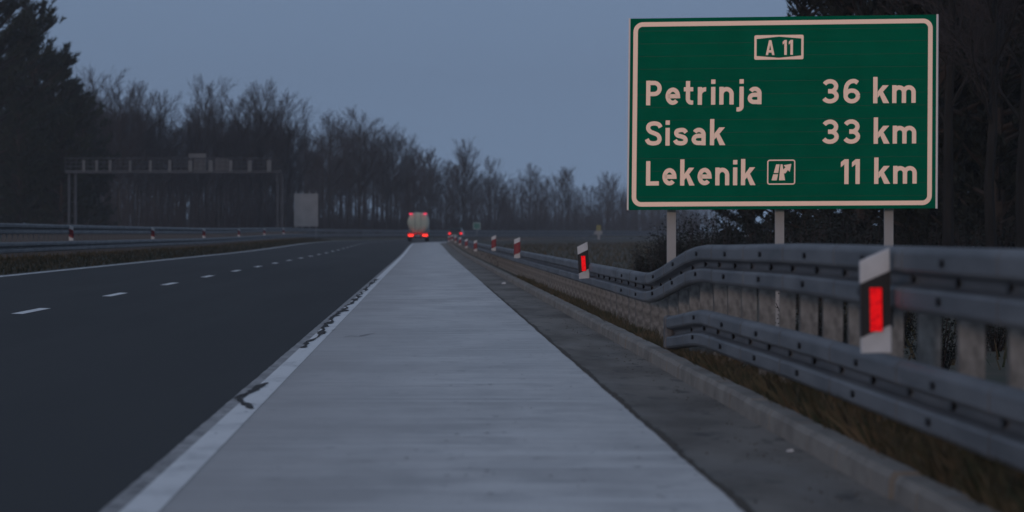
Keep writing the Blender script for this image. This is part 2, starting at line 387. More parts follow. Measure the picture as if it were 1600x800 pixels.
# splice laps: a slightly proud second sheet each 4 m
pm = MB(); pm.box(-.057, .057, -.03, .03, 0, 1); pm.box(-.057, -.047, .03, .07, 0, 1); pm.box(.047, .057, .03, .07, 0, 1)
pmesh = pm.build('post', M['post']); nposts = 0
stuffb = MB()
D = 17.4
first = True
while D < 760:
    h = zup(D)-.12; z0 = zb(D)-.1
    if nposts < 78:
        o = pmesh if first else pmesh.copy()
        if not first: col.objects.link(o)
        first = False
        o.location = (RU+.155, D, z0); o.scale = (random.uniform(.96, 1.05), 1, h-z0); o.rotation_euler = (random.gauss(0,.006), random.gauss(0, .006), random.gauss(0, .03))
        under(o, rail); nposts += 1
    else:
        x = RU+.155+curve(D); stuffb.box(x-.075, x+.075, D-.03, D+.03, z0, h)
    D += 2.0
o = stuffb.build('distant_posts', M['post']); o['kind'] = 'stuff'; under(o, rail)
sp = MB(); sp.box(.004, .076, -.04, .04, -.24, -.07); sp0 = sp.build('spacer', M['steel']); D = 17.4; n = 0
while D < 100:
    for z in ([zup(D)] + ([zlo(D)] if D < 47 else [])):
        o = sp0 if n == 0 else sp0.copy()
        if n: col.objects.link(o)
        o.location = (RU, D, z); under(o, rail); n += 1
    D += 2.0
bm = MB(); bm.tube((-.016, 0, 0), (0, 0, 0), .020, .017, 8)
bmesh_o = bm.build('bolt', M['bolt']); nb = 0
def bolt(D, u, z, s=1):
    global nb
    if nb >= 100: return
    o = bmesh_o if nb == 0 else bmesh_o.copy()
    if nb: col.objects.link(o)
    o.location = (u, D, z); o.scale = (1, 3.2*s, 1*s); under(o, rail); nb += 1
D = 18.3
while D < 62:
    bolt(D, RU-.083, zup(D)-.07); bolt(D+.15, RU-.083, zup(D)-.24)
    if D < 47: bolt(D+.4, RU-.083, zlo(D)-.07); bolt(D+.6, RU-.083, zlo(D)-.24)
    D += 4.05
D = 18.3
while D < 70:
    bolt(D+.1, RU-.004, zup(D)-.155, 1.25)
    if D < 47: bolt(D+.3, RU-.004, zlo(D)-.155, 1.25)
    D += 2.02
# median barrier on the left: two beams one above the other
med = empty('median_barrier', (-11.7, 200, .4)); tag(med, 'long double-beam steel barrier between the carriageways on the left', 'guardrail')
zl = lambda D: zb(D)+1.47
b = MB(); wbeam(b, lambda D: -11.7, zl, 110, 1100, 1); under(b.build('beam', M['steel']), med)
b = MB(); wbeam(b, lambda D: -11.6, lambda D: zl(D)-.53, 110, 1100, 1); under(b.build('lower_beam', M['steel']), med)
b = MB(); b.box(-.06, .06, -.04, .04, 0, 1); p0 = b.build('post', M['steel_old']); st = MB(); D = 120; n = 0
while D < 1100:
    z0 = G(-11.9, D)-.1; h = zl(D)-.05
    if n < 95:
        o = p0 if n == 0 else p0.copy()
        if n: col.objects.link(o)
        o.location = (-11.86+curve(D), D, z0); o.scale = (1, 1, h-z0); under(o, med); n += 1
    else:
        x = -11.86+curve(D); st.box(x-.06, x+.06, D-.04, D+.04, z0, h)
    D += 2.0 if D < 300 else 4.0
o = st.build('distant_posts', M['steel_old']); o['kind'] = 'stuff'; under(o, med)
far = empty('guardrail', (-26, 300, .5)); tag(far, 'dim guardrail on the far side of the opposite carriageway', 'guardrail')
b = MB(); wbeam(b, lambda D: -26, lambda D: zb(D)+1.2, 240, 1100, 1, 10); under(b.build('beam', M['steel_old']), far)
st = MB(); D = 244
while D < 1100: x = -26.1+curve(D); st.box(x-.06, x+.06, D-.04, D+.04, .3, zb(D)+1.15); D += 4
o = st.build('posts', M['steel_old']); o['kind'] = 'stuff'; under(o, far)

# ---------------------------------------------------------------- delineators
def delineator(mirror=1, refl='reflector'):
    t = empty('delineator'); W = .072; sl = .062*mirror   # origin: middle of its foot
    def pr(z0, z1, s0, s1, y0, y1, w=W):
        b = MB(); b.prism([(-w, z0-s0/2), (w, z0+s0/2), (w, z1+s1/2), (-w, z1-s1/2)], y0, y1); return b
    b = pr(-.02, .455, 0, sl, -.02, .045)
    b.build('marker_body', M['del_white'], t, bevel=.004)
    b = MB(); b.prism([(-W-.002, .055), (W+.002, .055+sl), (W+.002, .315+sl), (-W-.002, .315)], -.024, .049)
    if mirror < 0: b = MB(); b.prism([(-W-.002, .055-sl), (W+.002, .055), (W+.002, .315), (-W-.002, .315-sl)], -.024, .049)
    b.build('black_band', M['del_black'] if refl == 'reflector' else M['reflector_dull'], t)
    if refl:
        b = MB(); b.box(-.029, .029, -.006, .0, .085, .295)
        o = b.build('reflector', M[refl], t); o.location = (0, -.036, 0)
        o.rotation_euler = (R(-2.5), 0, R(-8))
    b = MB(); b.box(-.02, W+.02, .049, .08, .1, .2); b.build('clamp', M['steel_old'], t)
    return t
labs = ['large white delineator with glowing red reflector on the near right guardrail',
        'tilted delineator with bright red reflector where the rail dips left of the sign',
        'third delineator up the right rail, dull red between white ends',
        'fourth delineator up the right rail, small with dull red band',
        'fifth delineator, first of the tight far cluster on the right rail']
d0 = delineator(1); d1 = delineator(1, 'reflector_dull')
for k in range(16):
    D = 24.7+50*k
    if k == 0: o = d0
    elif k == 2: o = d1
    else: o = copy_tree(d0 if k < 2 else d1)
    D = {0: 24.7, 1: 70.9, 2: 122.5, 3: 164.5}.get(k, D)
    lx = RU-.155+curve(D); z = zup(D)-.5
    o.location = (lx, D, z); 
    if k == 1: o.rotation_euler = (0, R(-3.5), 0)
    if k == 0: o.location = at(1369, 545, 24.7)+Vector((0, 0, 0)); o.rotation_euler = (0, R(-1), 0)
    elif k == 1: o.location = at(913, 433, 70.9); 
    elif k == 2: o.location = at(808, 402, 122.5)
    elif k == 3: o.location = at(771.5, 391, 164.5)
    elif k < 9: o.location.z = zup(D)-.35
    lab = labs[k] if k < 5 else ('far delineator in the tight cluster where the right rail meets the horizon' if k < 12 else 'tiny white delineator out on the curving far rail beyond the field')
    tag(o, lab, 'delineator', 'delineators on the right guardrail' if k < 12 else 'tiny delineators on the far curve')
dl = delineator(-1, 'reflector_dull')
llab = ['nearest delineator on the left median barrier, in front of the gantry leg', 'second delineator on the median barrier, under the gantry',
        'third delineator on the median barrier, under the gantry cabinets', 'fourth faint delineator on the median barrier, left of the right gantry leg', 'fifth faint delineator on the median barrier near the gantry leg', 'sixth faint delineator on the median barrier by the white board']
for k in range(6):
    D = 167+50*k; o = dl if k == 0 else copy_tree(dl)
    o.location = (-11.56+curve(D), D, zl(D)-.5); tag(o, llab[k], 'delineator', 'delineators on the median barrier')

# ---------------------------------------------------------------- lettering
SW = .172
def arc(cx, cy, rx, ry, a0, a1, n=14): return [(cx+rx*math.cos(R(a0+(a1-a0)*i/n)), cy+ry*math.sin(R(a0+(a1-a0)*i/n))) for i in range(n+1)]
def cat(p, n=5):
    q = [p[0]]+p+[p[-1]]; r = []
    for i in range(1, len(q)-2):
        for k in range(n):
            t = k/n; r.append(tuple(.5*((2*q[i][j])+(-q[i-1][j]+q[i+1][j])*t+(2*q[i-1][j]-5*q[i][j]+4*q[i+1][j]-q[i+2][j])*t*t+(-q[i-1][j]+3*q[i][j]-3*q[i+1][j]+q[i+2][j])*t**3) for j in (0, 1)))
    return r+[p[-1]]
GL = {
 'P': (.66, [[(.095,0),(.095,1)], [(.1,.905)]+arc(.345,.68,.22,.225,90,-90)+[(.1,.455)]]),
 'e': (.61, [[(.12,.36)]+arc(.305,.36,.21,.265,0,318,26)]),
 't': (.42, [[(.17,.97),(.17,.25)]+arc(.32,.25,.15,.155,180,270)+[(.39,.095)], [(.0,.635),(.39,.635)]]),
 'r': (.40, [[(.095,0),(.095,.72)], arc(.33,.40,.235,.225,180,85)]),
 'i': (.19, [[(.095,0),(.095,.72)], [(.095,.84),(.095,1.02)]]),
 'j': (.26, [[(.165,.72),(.165,-.08)]+arc(.03,-.08,.135,.12,0,-90)+[(-.04,-.2)], [(.165,.84),(.165,1.02)]]),
 'n': (.61, [[(.095,0),(.095,.72)], arc(.305,.41,.21,.215,180,0)+[(.515,0)]]),
 'm': (.93, [[(.095,0),(.095,.72)], arc(.28,.43,.185,.195,180,0)+[(.465,0)], arc(.65,.43,.185,.195,180,0)+[(.835,0)]]),
 'a': (.585, [[(.49,0),(.49,.44)]+arc(.30,.44,.19,.185,0,150), [(.49,.385)]+arc(.27,.24,.175,.145,90,270)+[(.49,.095)]]),
 'S': (.64, [cat([(.60,.74),(.52,.86),(.33,.905),(.15,.85),(.10,.71),(.18,.58),(.33,.51),(.49,.43),(.56,.28),(.50,.14),(.31,.095),(.13,.14),(.05,.27)])]),
 's': (.56, [cat([(.50,.52),(.42,.61),(.29,.63),(.14,.59),(.10,.50),(.16,.41),(.29,.37),(.42,.32),(.48,.22),(.43,.12),(.29,.09),(.13,.12),(.05,.22)])]),
 'k': (.60, [[(.095,0),(.095,1.06)], ('P', [(.185,.22),(.38,.72),(.61,.72),(.185,.22)][:1]+[(.61,.72),(.38,.72),(.185,.47)]), ('P', [(.40,0),(.63,0),(.385,.47),(.26,.34)])]),
 'L': (.56, [[(.095,1),(.095,.095),(.56,.095)]]),
 '3': (.62, [arc(.29,.70,.22,.205,155,-90)+[(.22,.495)], [(.22,.505)]+arc(.29,.30,.24,.205,90,-155)]),
 '6': (.64, [cat([(.53,.83),(.42,.90),(.27,.88),(.15,.76),(.098,.55),(.098,.32)]), arc(.32,.305,.222,.215,0,360,28)]),
 '1': (.34, [[(.245,0),(.245,1)], ('P', [(0,.68),(.16,.80),(.16,1),(0,.88)])]),
 'A': (.66, [('P', [(0,0),(.18,0),(.40,1),(.24,1)]), ('P', [(.48,0),(.66,0),(.42,1),(.26,1)]), [(.15,.25),(.51,.25)]]),
}
def ribbon(pts, w):
    n = len(pts); L = []; Rr = []
    for i in range(n):
        p = Vector(pts[i]); a = Vector(pts[max(0, i-1)]); c = Vector(pts[min(n-1, i+1)])
        d1 = (p-a); d2 = (c-p)
        d1 = d1.normalized() if d1.length > 1e-9 else d2.normalized(); d2 = d2.normalized() if d2.length > 1e-9 else d1
        t = (d1+d2).normalized(); nn = Vector((-t.y, t.x)); k = 1/max(.4, nn.dot(Vector((-d1.y, d1.x))))
        L.append(p+nn*w/2*k); Rr.append(p-nn*w/2*k)
    return L, Rr
def text(b, s, x0, x1, zbase, cap, y, gap=.17, w=None):
    wd = w or SW; tot = 0
    for i, ch in enumerate(s): tot += (GL[ch][0] if ch != ' ' else .3) + (gap if i < len(s)-1 else 0)
    sx = (x1-x0)/tot; x = x0
    for ch in s:
        if ch == ' ': x += (.3+gap)*sx; continue
        for j, st in enumerate(GL[ch][1]):
            yy = y-.0015*j
            if isinstance(st, tuple):
                b.add([(x+px*sx, yy, zbase+pz*cap) for px, pz in st[1]], [tuple(range(len(st[1])))]); continue
            L, Rr = ribbon([(px*sx, pz*cap) for px, pz in st], wd*cap)
            n = len(L)
            b.add([(x+p.x, yy, zbase+p.y) for p in L]+[(x+p.x, yy, zbase+p.y) for p in Rr], [(i, i+1, n+i+1, n+i) for i in range(n-1)])
        x += (GL[ch][0]+gap)*sx
def rrect(x0, x1, z0, z1, r, n=8):
    p = []
    for cx, cz, a in ((x1-r, z1-r, 0), (x0+r, z1-r, 90), (x0+r, z0+r, 180), (x1-r, z0+r, 270)): p += arc(cx, cz, r, r, a, a+90, n)
    return p
def frame(b, x0, x1, z0, z1, r, w, y):
    o = rrect(x0, x1, z0, z1, r); i = rrect(x0+w, x1-w, z0+w, z1-w, max(r-w, .002)); n = len(o)
    b.add([(x, y, z) for x, z in o]+[(x, y, z) for x, z in i], [(k, (k+1) % n, n+(k+1) % n, n+k) for k in range(n)])

# ---------------------------------------------------------------- the green distance sign
SD = 70.0; pxm = F/SD; YAW = 12.0
# panel frame: local x along the board (pixels of the photo / pxm / cos yaw), z up
sx0 = 981; kx = .9875/pxm/math.cos(R(YAW)); kz = 1/pxm/math.cos(R(5))
def X(px_, py_): return (px_-.018*(328-py_)-sx0)*kx
def Z(px_, py_): return (328-py_-.008*(px_-sx0)*(328-py_)/300)*kz
org = at(sx0, 328, SD)
sgn = empty('distance_sign', (org.x, org.y, G(3, SD)))
tag(sgn, 'large green motorway distance sign with white lettering on three grey posts behind the rail', 'road sign')
board = MB(); W_, H_ = 478*kx, 300*kz
board.box(.012, W_-.012, 0, .02, 0.0, H_)
rot = Matrix.Rotation(R(-YAW), 4, 'Z') @ Matrix.Rotation(R(-5), 4, 'X') @ Matrix.Rotation(R(-.25), 4, 'Y')
def onboard(o):
    o.parent = sgn; o.matrix_local = Matrix.Translation(org-sgn.location) @ rot; return o
onboard(board.build('panel', M['green']))
b = MB()
for i in range(1, 15): zz = H_*i/15; b.box(.012, W_-.012, -.0012, .0, zz-.0025, zz+.0025)
onboard(b.build('panel_seams', M['seam']))
b = MB(); b.box(-.012, .011, -.012, .05, -.004, H_+.004); b.box(W_-.011, W_+.014, -.012, .05, -.004, H_+.004)
for i in range(4): zz = H_*(.12+.25*i); b.box(.02, W_-.02, .0215, .06, zz-.03, zz+.03)
onboard(b.build('edge_trim', M['sign_frame']))
b = MB(); frame(b, 6*kx, 471*kx, 5*kz, 294*kz, .13, 7*kx, -.003); onboard(b.build('border', M['lit_white_sheet']))
# route badge
b = MB(); x0, x1, z0, z1 = X(1181,74), X(1257.5,74), Z(1219,93.5), Z(1219,55)
b.prism(rrect(x0, x1, z0, z1, .02, 3), -.004, -.0015); badge = onboard(b.build('route_badge', M['lit_white_sheet']))
b = MB(); t = 3.6*kx; xm = (x0+x1)/2; s = 4.5*kz
b.add([(x, -.0065, z) for x, z in ((x0+t, z0+s+.012), (xm, z0+t*.7), (x1-t, z0+s+.012), (x1-t, z1-s-.012), (xm, z1-t*.7), (x0+t, z1-s-.012))], [tuple(range(6))])
o = b.build('badge_field', M['green']); o.parent = badge
b = MB(); text(b, 'A', X(1198.8,80), X(1212.4,80), Z(1219,86.5), 23.3*kz, -.009, w=.17)
o = b.build('badge_letter', M['lit_white_sheet']); o.parent = badge
b = MB(); text(b, '11', X(1225,80), X(1240.8,80), Z(1219,86.5), 23.3*kz, -.009, w=.17)
o = b.build('badge_number', M['lit_white_sheet']); o.parent = badge
cap = 38.6*kz
for (wrd, a, c, by, num, na, nc) in (('Petrinja', 1010.6, 1191.5, 164.4, '36', 1285, 1344.7), ('Sisak', 1009.6, 1133.2, 227.8, '33', 1284, 1343.7), ('Lekenik', 1009.6, 1179.6, 290.5, '11', 1312.6, 1342.0)):
    b = MB(); text(b, wrd, X(a, by), X(c, by), Z(a, by), cap, -.004, gap=.15)
    onboard(b.build('place_name', M['lit_white_sheet']))
    b = MB(); text(b, num, X(na, by), X(nc, by), Z(na, by-1), cap, -.004, gap=.14); onboard(b.build('distance_figure', M['lit_white_sheet'])); b = MB(); text(b, 'km', X(1363.5, by), X(1430, by), Z(na, by-1), cap, -.004, gap=.13)
    onboard(b.build('unit_text', M['lit_white_sheet']))
b = MB(); frame(b, X(1199,270), X(1242.6,270), Z(1220,289.8), Z(1220,250.6), .035, 1.9*kx, -.004)
def cp(x, y): return (X(960+x/2.963, 200+y/2.963), Z(960+x/2.963, 200+y/2.963))
def poly(pts, y=-.004): b.add([(p[0], y, p[1]) for p in (cp(*q) for q in pts)], [tuple(range(len(pts)))])
poly([(728,246),(752,246),(758,218),(736,218)]); poly([(738,212),(759,212),(766,172),(750,172)])
poly([(762,246),(790,246),(779,172),(770,172)]); poly([(779,214),(792,214),(810,190),(796,182),(781,198)], -.0055); poly([(784,176),(820,170),(812,208)], -.007)
onboard(b.build('exit_symbol', M['lit_white_sheet']))
for i, pxx in enumerate((1049, 1218, 1388.5)):
    f = (pxx-981)/478; yy = SD+math.sin(R(YAW))*-W_*f*1+.30
    p = at(pxx, 328, yy); b = MB(); z0 = G(p.x, yy)-.1
    b.box(-.062, .062, -.05, .05, z0-sgn.location.z, p.z+1.9-sgn.location.z)
    o = b.build('post', M['sign_post'], sgn, bevel=.006); o.location = (p.x-sgn.location.x, yy-sgn.location.y, 0)

# ---------------------------------------------------------------- gantry
GD = 450.0; gx = lambda x: (x-CX)/F*GD; gz = lambda y: CH+(CY-y)/F*GD
g = empty('gantry', (gx(276), GD, .4)); tag(g, 'grey steel sign gantry with walkway railing over the opposite carriageway', 'gantry')
def gp(b, n, m): o = b.build(n, m); return under(o, g)
M['gantry'] = mat('gantry_steel', (.055,.063,.075), .75, .0, c2=(.085,.095,.11), scale=.8)
M['gantry_light'] = mat('gantry_pale', (.13,.14,.15), .7, c2=(.17,.18,.185), scale=1)
for (a, c) in ((108, 118), (434, 441)):
    b = MB(); 
    for x in (a, c): b.box(gx(x)-.10, gx(x)+.10, GD-.35, GD+.35, .2, gz(270))
    z = 1.5
    while z < gz(275): b.box(gx(a)+.1, gx(c)-.1, GD-.1, GD+.1, z, z+.08); z += 1.2
    gp(b, 'column', M['gantry'])
b = MB(); b.box(gx(103), gx(441), GD-.7, GD+.7, gz(271), gz(266)); gp(b, 'walkway_beam', M['gantry'])
b = MB()
for y in (247, 253.5, 260): b.box(gx(103), gx(438), GD-.66, GD-.62, gz(y)-.03, gz(y)+.03)
x = 103
while x < 440: b.box(gx(x)-.025, gx(x)+.025, GD-.7, GD-.665, gz(266), gz(247)); x += 8.6
for y in (247, 260): b.box(gx(103), gx(438), GD+.62, GD+.66, gz(y)-.03, gz(y)+.03)
gp(b, 'railing', M['gantry'])
for x, ww in ((132,4),(152,4),(173,4),(204,3.5),(236,4),(266,4.5),(298,6),(330,6),(361,5),(391,6),(421,7)):
    b = MB(); b.box(gx(x-ww/2), gx(x+ww/2), GD-.9, GD-.72, gz(268.5), gz(250.5)); gp(b, 'upright', M['gantry_light'])
for (a, c) in ((303, 322), (337, 357)):
    b = MB(); b.box(gx(a), gx(c), GD-.6, GD+.5, gz(266), gz(249)); gp(b, 'cabinet', M['steel_old'])
b = MB(); b.box(gx(295), gx(322), GD-.5, GD+.3, gz(247.5), gz(240)); gp(b, 'lamp_box', M['gantry_light'])
b = MB(); b.box(gx(336), gx(365), GD-.5, GD+.3, gz(249), gz(246.8)); gp(b, 'canopy', M['gantry'])
# back of a large board
BD = 520.0; q = at(478, 365, BD); wb = empty('information_board', (q.x, BD, .5)); tag(wb, 'blank pale back of an upright board on thin legs right of the gantry', 'road sign')
b = MB(); p0_ = at(459.5, 354, BD); p1_ = at(497, 302.5, BD); b.box(p0_.x, p1_.x, BD, BD+.08, p0_.z, p1_.z); under(b.build('panel', M['sign_back'], bevel=.02), wb)
b = MB()
for z in (2.4, 3.3, 4.2, 5.0): b.box(p0_.x+.05, p1_.x-.05, BD-.03, BD-.002, z, z+.06)
under(b.build('back_rails', M['sign_back']), wb)
for k in range(4):
    x = p0_.x+.2+(p1_.x-p0_.x-.4)*k/3; b = MB(); b.tube((x, BD+.15, .2), (x, BD+.15, p1_.z+.25), .04, .04, 8); under(b.build('leg', M['sign_back']), wb)
# small green sign right of the car
ge = at(745, 353, 612); t = empty('exit_sign', (ge.x, 612, G(2.6, 612))); tag(t, 'tiny pale green roadside board above the far delineators', 'road sign')
M['green_far'] = mat('faded_green_board', (.10,.26,.20), .6)
b = MB(); b.prism(rrect(ge.x-.45, ge.x+.45, ge.z-.42, ge.z+.42, .06, 3), 612, 612.04); under(b.build('panel', M['green_far']), t)
b = MB(); frame(b, ge.x-.41, ge.x+.41, ge.z-.38, ge.z+.38, .05, .05, 611.99); under(b.build('border', M['del_white']), t)
b = MB(); b.tube((ge.x, 612.08, 0), (ge.x, 612.08, ge.z+.3), .04, .04, 8); under(b.build('post', M['sign_back']), t)
# small yellow sign further right
ye = at(935.5, 357, 790); t = empty('marker_sign', (ye.x, 790, G(3, 790))); tag(t, 'tiny yellow marker on a grey base above the distant curving rail', 'road sign')
M['yellow'] = mat('yellow_panel', (.42,.36,.08), .6, c2=(.34,.30,.10), scale=2)
b = MB(); b.box(ye.x-.32, ye.x+.32, 790, 790.05, ye.z-.35, ye.z+.5); under(b.build('panel', M['yellow']), t)
b = MB(); b.box(ye.x-.03, ye.x+.03, 789.98, 789.998, ye.z-.3, ye.z+.45); under(b.build('stripe', M['steel_old']), t)
b = MB(); b.prism([(ye.x-.9, ye.z-.9), (ye.x+.6, ye.z-.9), (ye.x+.5, ye.z-.38), (ye.x-.4, ye.z-.38)], 790.0, 790.6); b.box(ye.x-.2, ye.x+.2, 790.1, 790.5, 0, ye.z-.85); under(b.build('base', M['sign_back']), t)

# ---------------------------------------------------------------- tanker lorry
TD = 592.0; tx = at(653, 365, TD).x; tz = G(-3.4, TD)
M['tank'] = mat('cream_tank', (.66,.66,.48), .5, c2=(.74,.73,.54), scale=1.4)
M['rubber'] = mat('tyre_rubber', (.015,.015,.017), .8)
M['chassis'] = mat('chassis_black', (.02,.022,.026), .6)
M['lamp_red'] = mat('tail_lamp_lit', (.3,.0,.0), .4, emit=((1.0,.02,.03), 1.3))
M['lamp_hot'] = mat('tail_lamp_bright', (.3,.02,.0), .4, emit=((1.0,.035,.02), 2.6))
M['lamp_pink'] = mat('marker_lamp_lit', (.3,.0,.05), .4, emit=((1.0,.04,.10), 1.2))
M['cab'] = mat('cab_paint', (.35,.35,.34), .35)
M['glass'] = mat('dark_glass', (.02,.025,.03), .1)
tk = empty('tanker_lorry', (tx, TD, tz), (0, 0, R(-.5))); tag(tk, 'cream tank lorry seen from behind with lit red lamps, driving away', 'lorry')
def ring(y, rx, rz, cz, n=28):
    p = []
    for i in range(n):
        a = 2*math.pi*i/n; s, c = math.sin(a), math.cos(a)
        k = 1.0 if s > 0 else (1-.42*abs(s)**1.2)      # belly narrows downwards
        p.append((math.copysign(abs(c)**.8, c)*rx*k, y, cz+math.copysign(abs(s)**.85, s)*rz))
    return p
b = MB(); cz = 2.1
b.loft([ring(.0, .5, .55, cz), ring(.10, .88, .95, cz), ring(.28, 1.12, 1.18, cz), ring(.5, 1.22, 1.27, cz), ring(9.3, 1.22, 1.27, cz), ring(9.7, 1.0, 1.05, cz), ring(9.85, .6, .6, cz)])
b.build('tank', M['tank'], tk, smooth=True)
b = MB(); b.box(-.45, .45, 1, 9.5, 3.36, 3.42); b.box(-.34, -.31, -.1, -.06, 1.0, 3.35); b.box(.31, .34, -.1, -.06, 1.0, 3.35)
b.box(.0, .05, -.1, -.05, .95, 1.5); b.build('walkway', M['steel_old'], tk)
b = MB(); b.box(-.5, .5, .3, 12.5, .75, .98); b.box(-1.2, 1.2, .05, .22, .42, .60); b.box(-1.22, 1.22, .18, 4.2, .98, 1.04)
for s in (-1, 1): b.box(s*1.0-.22, s*1.0+.22, .1, .3, .6, 1.04)
b.build('chassis', M['chassis'], tk)
for y in (1.2, 2.5, 3.8, 10.6, 13.2):
    for s in (-1, 1):
        wl = empty('wheel'); wl.parent = tk; wl.location = (s*1.02, y, .5)
        b = MB(); b.tube((-.19, 0, 0), (.19, 0, 0), .5, .5, 24); b.build('tyre', M['rubber'], wl, bevel=.03)
        b = MB(); b.tube((s*.17, 0, 0), (s*.2, 0, 0), .27, .2, 16); b.build('rim', M['steel'], wl)
for s in (-1, 1):
    b = MB(); b.box(s*.82-.30, s*.82+.30, -.05, .03, .62, .82); b.build('tail_lamp', M['lamp_hot'], tk)
    for k in range(5): 
        b = MB(); b.tube((s*(.16+k*.22), -.06, .93), (s*(.16+k*.22), .0, .93), .055, .055, 10); b.build('marker_lamp', M['lamp_red'], tk)
    b = MB(); b.box(s*.82-.2, s*.82+.2, -.08, .06, 3.12, 3.3); b.build('top_lamp', M['lamp_pink'], tk)
    b = MB(); b.box(s*.66-.04, s*.66+.04, .05, .5, 3.02, 3.1); b.build('lamp_bracket', M['chassis'], tk)
b = MB(); b.box(-1.2, 1.2, 10.8, 13.9, .7, 2.9); b.prism([(-1.15, 2.9), (1.15, 2.9), (1.0, 3.35), (-1.0, 3.35)], 11.2, 13.2); b.build('cab', M['cab'], tk, bevel=.08)
b = MB(); b.box(-.26, .26, -.03, .02, .62, .74); b.build('number_plate', M['del_white'], tk)
# car ahead, in the right lane
CD = 662.0; cxx = at(711.5, 365, CD).x; cr = empty('car', (cxx, CD, G(-3.2, CD)+.05), (0, 0, R(-5))); tag(cr, 'dark estate car with red tail lamps far ahead, right of the lorry', 'car')
M['car'] = mat('dark_green_paint', (.02,.035,.035), .3)
b = MB(); secs = [(0,.88,.35,1.0),(.15,.92,.3,1.08),(.5,.93,.28,1.1),(3.2,.93,.28,1.08),(4.2,.88,.3,.98),(4.5,.78,.38,.75)]
def csec(y, wd, z0, z1): return [(-wd*.92, y, z0), (wd*.92, y, z0), (wd, y, (z0+z1)/2), (wd*.9, y, z1), (-wd*.9, y, z1), (-wd, y, (z0+z1)/2)]
b.loft([csec(*s) for s in secs]); b.loft([[(-w_, y, 1.08), (w_, y, 1.08), (w2, y+dy, 1.62), (-w2, y+dy, 1.62)] for y, dy, w_, w2 in ((.12,.3,.82,.66),(1.4,0,.84,.7),(3.3,-.9,.82,.66))])
b.build('body', M['car'], cr, bevel=.03)
b = MB(); b.add([(-.72,.145,1.15),(.72,.145,1.15),(.6,.345,1.55),(-.6,.345,1.55)], [(0,1,2,3)]); b.build('rear_window', M['glass'], cr)
for s in (-1, 1):
    b = MB(); b.box(s*.74-.15, s*.74+.15, -.03, .1, .78, 1.02); b.build('tail_lamp', M['lamp_red'], cr)
    for y in (.8, 3.6):
        wl = empty('wheel'); wl.parent = cr; wl.location = (s*.8, y, .32)
        b = MB(); b.tube((-.1, 0, 0), (.1, 0, 0), .32, .32, 20); b.build('tyre', M['rubber'], wl)
        b = MB(); b.tube((s*.09, 0, 0), (s*.115, 0, 0), .2, .16, 14); b.build('rim', M['steel'], wl)
b = MB(); b.box(-.26, .26, -.02, .02, .62, .73); b.build('number_plate', M['del_white'], cr)

# ---------------------------------------------------------------- trees
def rdir(d, ang):
    a = d.cross(Vector((random.gauss(0,1), random.gauss(0,1), random.gauss(0,1)))).normalized()
    return (d*math.cos(ang)+a*math.sin(ang)).normalized()
def bare_tree(seed, H=20.0, spread=1.0, low=.3, full=1.0, twr=1.0, barkm='bark'):
    random.seed(seed); T = MB(); C = MB()
    def grow(p, d, L, r, lev, mb):
        n = 3 if lev == 1 else 2; pts = [p]; rad = [r]; dd = d
        for i in range(n):
            dd = (dd+Vector((random.gauss(0,.05), random.gauss(0,.05), .07+random.gauss(0,.03)))).normalized()
            pts.append(pts[-1]+dd*L/n); rad.append(r*(1-.8*(i+1)/n))
        mb.path(pts, [max(x, .0065*twr) for x in rad], 5 if lev == 1 else 3)
        if lev >= 4: return
        k = {1: int(9*full)+1, 2: int(7*full), 3: 3}[lev]
        for j in range(k):
            t = (j+random.random())/k*.85+.15; s = min(t, .999)*n; i = int(s); q = pts[i].lerp(pts[i+1], s-i)
            grow(q, rdir((pts[i+1]-pts[i]).normalized(), random.uniform(.3, .7)), L*random.uniform(.34, .52)*(1.2-.45*t), max(.009*twr, r*.4), lev+1, C)
    pts = [Vector((0, 0, -.3))]; rad = [H*.0115]
    N = 8
    for i in range(N):
        pts.append(Vector((pts[-1].x+random.gauss(0,.09), pts[-1].y+random.gauss(0,.09), H*.86*(i+1)/N))); rad.append(H*.0115*(1-.85*(i+1)/N))
    T.path(pts, rad, 7)
    nl = int(17*full)
    for j in range(nl):
        t = low+(1-low)*(j+random.random())/nl; s = t*N*.999; i = min(N-1, int(s)); q = pts[i].lerp(pts[i+1], s-i)
        a = j*2.4+random.uniform(-.5, .5); el = random.uniform(.62, 1.0)+.4*(t-low)
        d = Vector((math.cos(a)*math.cos(el), math.sin(a)*math.cos(el), math.sin(el)))
        room = (H*1.0-q.z)/max(.4, d.z)
        L = min(room*random.uniform(.55, .8), H*spread*random.uniform(.2, .32))
        grow(q, d, max(L, H*.07), H*.0038*(1.2-.6*t), 1, T)
    root = empty('bare_tree'); T.build('trunk', M[barkm], root); C.build('crown', M['twig'], root)
    return root
protos = [bare_tree(11, spread=.95), bare_tree(12, spread=.8, low=.38), bare_tree(13, spread=1.15, low=.25, full=1.1), bare_tree(14, spread=.7, low=.42),
          bare_tree(15, spread=1.0, low=.33, full=1.15), bare_tree(16, spread=.62, low=.5, full=.85), bare_tree(17, spread=.85, low=.3)]
used = [False]*len(protos)
random.seed(101)
def put(protos, used, i, x, D, ytop, H0, label, cat, group, jitter=.15, rz=None):
    o = protos[i] if not used[i] else copy_tree(protos[i]); used[i] = True
    Xw = (x-CX)/F*D; z0 = GX(Xw, D); ht = CH+(CY-ytop)/F*D-z0; s = ht/H0
    o.location = (Xw, D, z0); o.scale = (s*random.uniform(1-jitter, 1+jitter),)*2+(s,); o.rotation_euler = (0, 0, rz if rz is not None else random.uniform(0, 6.28))
    tag(o, label, cat, group); return o
def interp(x, tb):
    for (a, b_), (c, d) in zip(tb, tb[1:]):
        if x <= c: return b_+(d-b_)*max(0, (x-a))/(c-a)
    return tb[-1][1]
DT = [(100,600),(450,660),(620,790),(800,960),(1000,1150)]
